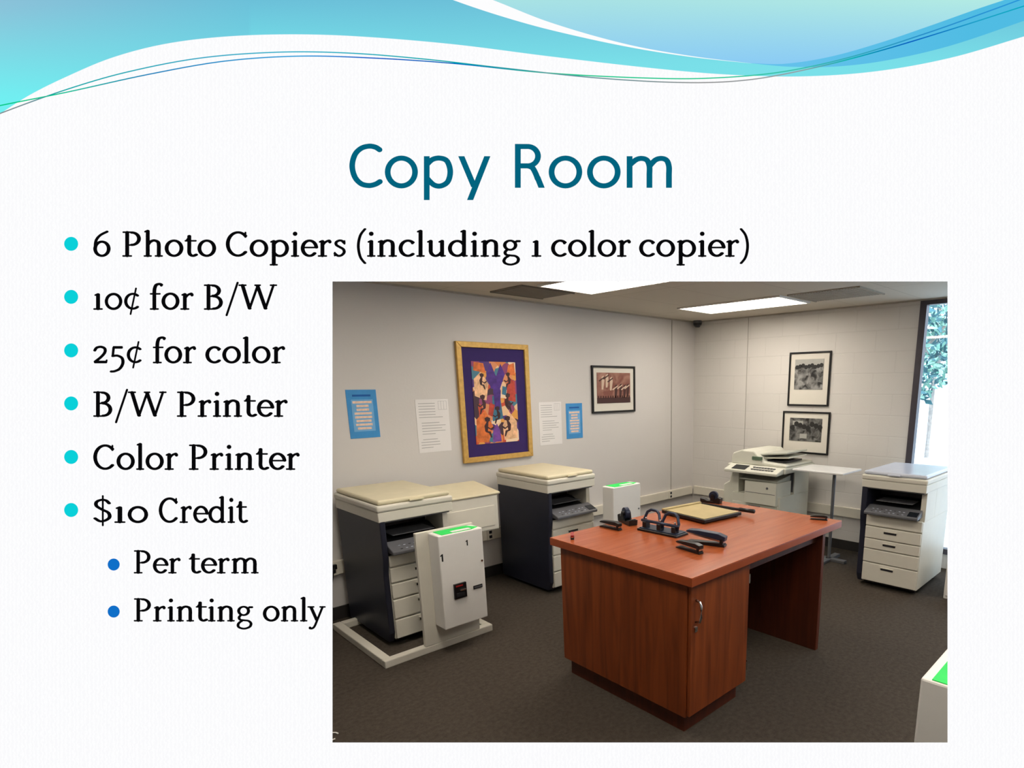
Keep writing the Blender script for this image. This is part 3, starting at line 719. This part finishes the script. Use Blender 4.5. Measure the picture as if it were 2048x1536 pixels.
fline([(-20, 238), (0, 228), (130, 181), (250, 146), (400, 117), (560, 105), (700, 107), (850, 119), (1000, 136), (1200, 157), (1380, 166), (1500, 160), (1620, 138), (1750, 105), (1900, 60), (2072, 5)], 2.4,
      [(-20, (140, 140, 140)), (60, (110, 140, 150)), (130, (0, 170, 170)), (400, (50, 170, 200)), (600, (50, 180, 205)), (900, (0, 170, 175)), (1100, (90, 150, 160)), (1400, (150, 150, 150)), (1600, (150, 160, 165)), (1700, (0, 180, 170)), (1820, (0, 90, 190)), (1950, (30, 160, 200)), (2072, (0, 170, 190))], .0004, 'thin grey and teal curve')

# ---- lettering drawn with pens
def arc(cx, cy, rx, ry, a0, a1, n=18):
    return [(cx+rx*math.cos(math.radians(a0+(a1-a0)*i/n)), cy+ry*math.sin(math.radians(a0+(a1-a0)*i/n))) for i in range(n+1)]
def sm(pts, n=6):
    out = []; P = [pts[0]]+list(pts)+[pts[-1]]
    for i in range(1, len(P)-2):
        p0, p1, p2, p3 = P[i-1], P[i], P[i+1], P[i+2]
        for k in range(n):
            t = k/n
            out.append(tuple(0.5*((2*p1[j])+(-p0[j]+p2[j])*t+(2*p0[j]-5*p1[j]+4*p2[j]-p3[j])*t*t+(-p0[j]+3*p1[j]-3*p2[j]+p3[j])*t**3) for j in (0, 1)))
    out.append(pts[-1]); return out
ST = (10.6, 7.0)   # stem nib
SF = (5.2, 5.0)   # serif nib
TH = (7.0, 6.6)   # thin nib
def serif(x, y, h=17): return ([(x-h, y), (x+h, y)], SF)
def st(x, y0, y1): return ([(x, y0), (x, y1)], ST)
def flag(x, y): return ([(x-14, y-6), (x-2, y)], (5.2, 5.2))
def dot(x, y, r=9.5): return ([(x, y), (x+.1, y)], (r, r))
def arch(x0, x1): return (sm([(x0, 70), (x0+12, 85), (x0+(x1-x0)*.55, 93), (x1-5, 85), (x1, 66), (x1, 40), (x1, 5)]), ST)
G = {
 'o': (104, [(arc(52, 49, 39, 43, 0, 360, 32), ST)]),
 'c': (88, [(arc(50, 49, 38, 43, 50, 310, 26), ST), dot(72, 79, 8.5)]),
 'n': (112, [st(26, 5, 89), flag(26, 91), serif(26, 5), arch(27, 84), serif(84, 5)]),
 'h': (112, [st(26, 5, 147), flag(26, 149), serif(26, 5), arch(27, 84), serif(84, 5)]),
 'm': (168, [st(26, 5, 89), flag(26, 91), serif(26, 5), arch(27, 82), serif(82, 5), arch(83, 138), serif(138, 5)]),
 'r': (78, [st(26, 5, 89), flag(26, 91), serif(26, 5, 20), (sm([(28, 66), (42, 84), (60, 92), (66, 89)]), TH), dot(65, 85, 9.5)]),
 'i': (52, [st(26, 5, 89), flag(26, 91), serif(26, 5), dot(26, 131, 12.5)]),
 'l': (52, [st(26, 5, 147), flag(26, 149), serif(26, 5)]),
 't': (68, [(sm([(28, 118), (28, 60), (28, 25), (36, 10), (50, 6), (64, 12)]), ST), ([(8, 91), (62, 91)], SF), ([(12, 91), (28, 116)], SF)]),
 'e': (92, [([(18, 53), (76, 53)], SF), (arc(50, 49, 36, 43, 6, 318, 30), ST)]),
 's': (78, [(sm([(62, 79), (50, 91), (34, 92), (20, 82), (22, 67), (40, 55), (58, 43), (62, 25), (48, 9), (30, 6), (14, 18)]), (8.5, 6.4)), ([(64, 90), (64, 74)], SF), ([(13, 24), (13, 7)], SF)]),
 'u': (112, [(sm([(26, 90), (26, 50), (27, 26), (38, 10), (54, 6), (72, 15), (84, 30)]), ST), st(84, 6, 90), flag(26, 91), flag(84, 91), ([(84, 5), (99, 6)], SF)]),
 'd': (112, [(arc(50, 48, 38, 42, 30, 330, 26), ST), st(84, 6, 147), flag(84, 149), ([(84, 5), (99, 6)], SF), ([(82, 24), (70, 13)], TH), ([(82, 74), (70, 84)], TH)]),
 'p': (112, [st(26, -44, 89), flag(26, 91), serif(26, -45), (arc(58, 48, 38, 43, -150, 150, 26), ST)]),
 'g': (98, [(arc(44, 66, 28, 26, 0, 360, 24), (9.2, 6)), ([(66, 80), (78, 89), (92, 89)], TH), (sm([(28, 40), (18, 26), (24, 12), (46, 8), (72, 4), (86, -12), (78, -33), (48, -44), (20, -37), (12, -22), (20, -6), (34, 4)]), (8.5, 6))]),
 'f': (64, [(sm([(28, 5), (28, 70), (29, 116), (38, 141), (56, 147), (66, 143)]), ST), dot(66, 140, 8.5), ([(8, 91), (58, 91)], SF), serif(28, 5, 20)]),
 'y': (98, [([(16, 90), (50, 10)], (10.4, 6)), (sm([(84, 90), (54, 12), (38, -28), (24, -42), (10, -42)]), TH), serif(16, 91, 16), serif(84, 91, 14), dot(11, -39, 8.5)]),
 'P': (112, [st(30, 5, 140), serif(30, 5, 21), ([(10, 140), (54, 140)], SF), (arc(54, 103, 38, 35, -90, 90, 20), ST), ([(30, 67), (54, 67)], SF)]),
 'B': (118, [st(30, 5, 140), ([(10, 140), (54, 140)], SF), ([(10, 5), (58, 5)], SF), (arc(54, 109, 32, 29, -90, 90, 18), ST), (arc(58, 42, 38, 35, -90, 90, 18), ST), ([(30, 77), (58, 77)], SF)]),
 'C': (126, [(arc(68, 73, 54, 66, 44, 316, 32), ST), ([(107, 138), (107, 114)], SF), ([(107, 114), (104, 122)], TH)]),
 'W': (200, [([(18, 140), (56, 8)], ST), ([(56, 8), (98, 136)], TH), ([(98, 136), (140, 8)], ST), ([(140, 8), (182, 140)], TH), serif(18, 140, 17), serif(182, 140, 15), serif(98, 140, 13)]),
 '/': (74, [([(8, -30), (66, 154)], (6.2, 6))]),
 '(': (56, [(sm([(50, 158), (26, 121), (16, 62), (26, 0), (50, -36)]), (7.6, 5))]),
 ')': (56, [(sm([(6, 158), (30, 121), (40, 62), (30, 0), (6, -36)]), (7.6, 5))]),
 '6': (104, [(arc(52, 46, 37, 40, 0, 360, 28), ST), (sm([(15, 50), (20, 92), (42, 122), (80, 143)]), (8.8, 6.4))]),
 '1': (60, [st(30, 5, 88), serif(30, 5, 20), flag(30, 90), ]),
 '0': (100, [(arc(50, 48, 37, 42, 0, 360, 32), (8.8, 7.4))]),
 '2': (88, [(sm([(14, 74), (24, 89), (46, 94), (66, 84), (66, 62), (46, 36), (16, 10)]), (8.5, 7)), ([(14, 8), (74, 8)], (5, 8)), ([(74, 6), (76, 18)], SF)]),
 '5': (88, [([(24, 91), (68, 91)], (5, 8)), ([(24, 89), (20, 44)], TH), (sm([(20, 42), (44, 44), (68, 30), (72, 0), (56, -30), (30, -44), (12, -46)]), (8.8, 6.6))]),
 '$': (96, [(sm([(78, 112), (64, 128), (42, 131), (22, 119), (22, 97), (46, 77), (74, 59), (80, 33), (62, 15), (38, 10), (16, 26)]), (8.8, 6.4)), ([(50, 154), (50, -14)], (4.4, 4.4))]),
 '\u00a2': (88, [(arc(50, 49, 37, 42, 50, 310, 26), (8.8, 6.6)), ([(66, 122), (38, -24)], (5, 5))]),
}
# humanist sans for the title (x-height 100)
N = (8.8, 7.9)
def vs_(x, y0, y1): return ([(x, y0), (x, y1)], 'flat')
GT = {
 'C': (108, [(sm([(99, 118), (86, 126), (66, 129), (42, 122), (23, 102), (15, 68), (23, 34), (42, 13), (66, 7), (86, 11), (100, 19)], 8), N)]),
 'o': (116, [(arc(58, 49, 42, 43, 0, 360, 40), N)]),
 'p': (116, [vs_(20, -38, 98), (sm([(22, 74), (38, 88), (60, 92), (82, 83), (92, 52), (85, 20), (64, 6), (42, 9), (22, 28)], 8), N)]),
 'y': (98, [([(10, 98), (50, 2)], 'flat'), ([(90, 98), (37, -38)], 'flat')]),
 'R': (108, [vs_(22, 0, 136), ([(22, 128), (50, 128)], N), (arc(52, 98, 31, 30, -90, 90, 24), N), ([(22, 68), (52, 68)], N), (sm([(52, 68), (66, 62), (76, 44), (82, 28)]), N), ([(80, 36), (94, 0)], 'flat')]),
 'm': (172, [vs_(20, 0, 98), (sm([(22, 72), (40, 87), (57, 91), (73, 85), (80, 66), (80, 40), (80, 14)], 8), N), (sm([(81, 68), (98, 86), (116, 91), (132, 85), (139, 66), (139, 40), (139, 14)], 8), N), vs_(80, 0, 40), vs_(139, 0, 40)]),
}
def hull(pts):
    pts = sorted(set(pts))
    def half(p):
        h = []
        for q in p:
            while len(h) >= 2 and (h[-1][0]-h[-2][0])*(q[1]-h[-2][1])-(h[-1][1]-h[-2][1])*(q[0]-h[-2][0]) <= 0: h.pop()
            h.append(q)
        return h
    a, b = half(pts), half(pts[::-1]); return a[:-1]+b[:-1]
def word(txt, x0, x1, base, sc, vs, fs, GG=None, nn=14):
    GG = GG or G
    polys = []; pen = 0
    for ch in txt:
        adv, strokes = GG[ch]
        for pts, nib in strokes:
            if nib == 'flat':
                (ax, ay), (bx, by) = pts; hw = 8.8*math.hypot(bx-ax, by-ay)/abs(by-ay)
                polys.append(hull([(pen+ax-hw, ay), (pen+ax+hw, ay), (pen+bx+hw, by), (pen+bx-hw, by)])); continue
            for i in range(len(pts)-1):
                q = []
                for p in (pts[i], pts[i+1]):
                    for k in range(nn):
                        a = 2*pi*k/nn; q.append((round(pen+p[0]+nib[0]*math.cos(a), 3), round(p[1]+nib[1]*math.sin(a), 3)))
                polys.append(hull(q))
        pen += adv
    mn = min(p[0] for q in polys for p in q); mx = max(p[0] for q in polys for p in q); sx = (x1-x0)/(mx-mn)
    for q in polys:
        o0 = len(vs); vs += [(x0+(p[0]-mn)*sx, base-p[1]*sc) for p in q]; fs.append(list(range(o0, o0+len(q))))
vs, fs = [], []
word('Copy', 699, 981, 376, .645, vs, fs, GT, 20); word('Room', 1030, 1344, 376, .645, vs, fs, GT, 20)
colored('title_lettering', vs, fs, [(2, 99, 126)]*len(vs), .0003, 'dark teal sans-serif title reading Copy Room')
LINES = [
 (514, .352, [('6', 187, 222), ('Photo', 245, 433), ('Copiers', 452, 692), ('(including', 714, 1042), ('1', 1063, 1083), ('color', 1102, 1262), ('copier)', 1278, 1498)]),
 (620, .352, [('10\u00a2', 187, 279), ('for', 300, 388), ('B/W', 408, 555)]),
 (727, .352, [('25\u00a2', 187, 284), ('for', 306, 393), ('color', 411, 571)]),
 (834, .352, [('B/W', 187, 334), ('Printer', 354, 576)]),
 (940, .352, [('Color', 187, 357), ('Printer', 378, 600)]),
 (1046, .352, [('$10', 187, 297), ('Credit', 318, 497)]),
 (1147, .322, [('Per', 268, 362), ('term', 378, 518)]),
 (1243, .322, [('Printing', 268, 507), ('only', 526, 652)]),
]
for base, sc, ws in LINES:
    vs, fs = [], []
    for t, a, b in ws: word(t, a, b, base, sc, vs, fs)
    colored('text_line', vs, fs, [(8, 8, 10)]*len(vs), .0003, 'black serif line reading ' + ' '.join(t for t, _, _ in ws))
for i, (x, y, rr, c) in enumerate([(143, 488, 14, (10, 208, 217)), (143, 594, 14, (10, 208, 217)), (143, 701, 14, (10, 208, 217)), (143, 807, 14, (10, 208, 217)), (143, 914, 14, (10, 208, 217)), (143, 1020, 14, (10, 208, 217)), (228, 1129, 12, (16, 111, 200)), (228, 1223, 12, (16, 111, 200))]):
    vs = [(x+rr*math.cos(2*pi*k/32), y+rr*math.sin(2*pi*k/32)) for k in range(32)]
    colored('bullet_point', vs, [list(range(32))], [c]*32, .0003, 'cyan round bullet' if i < 6 else 'blue round bullet')

# ================================================================ LIGHT
w = bpy.data.worlds.new('world'); SC.world = w; w.use_nodes = True
nt = w.node_tree; bg = nt.nodes['Background']; bg.inputs['Color'].default_value = (0.68, 0.84, 1.0, 1); bg.inputs['Strength'].default_value = 3.4
sd = bpy.data.lights.new('sun', 'SUN'); sd.energy = 4.0; sd.angle = 0.03; so = bpy.data.objects.new('sun', sd); COL.objects.link(so)
so.rotation_euler = (math.radians(30), math.radians(-35), math.radians(10))
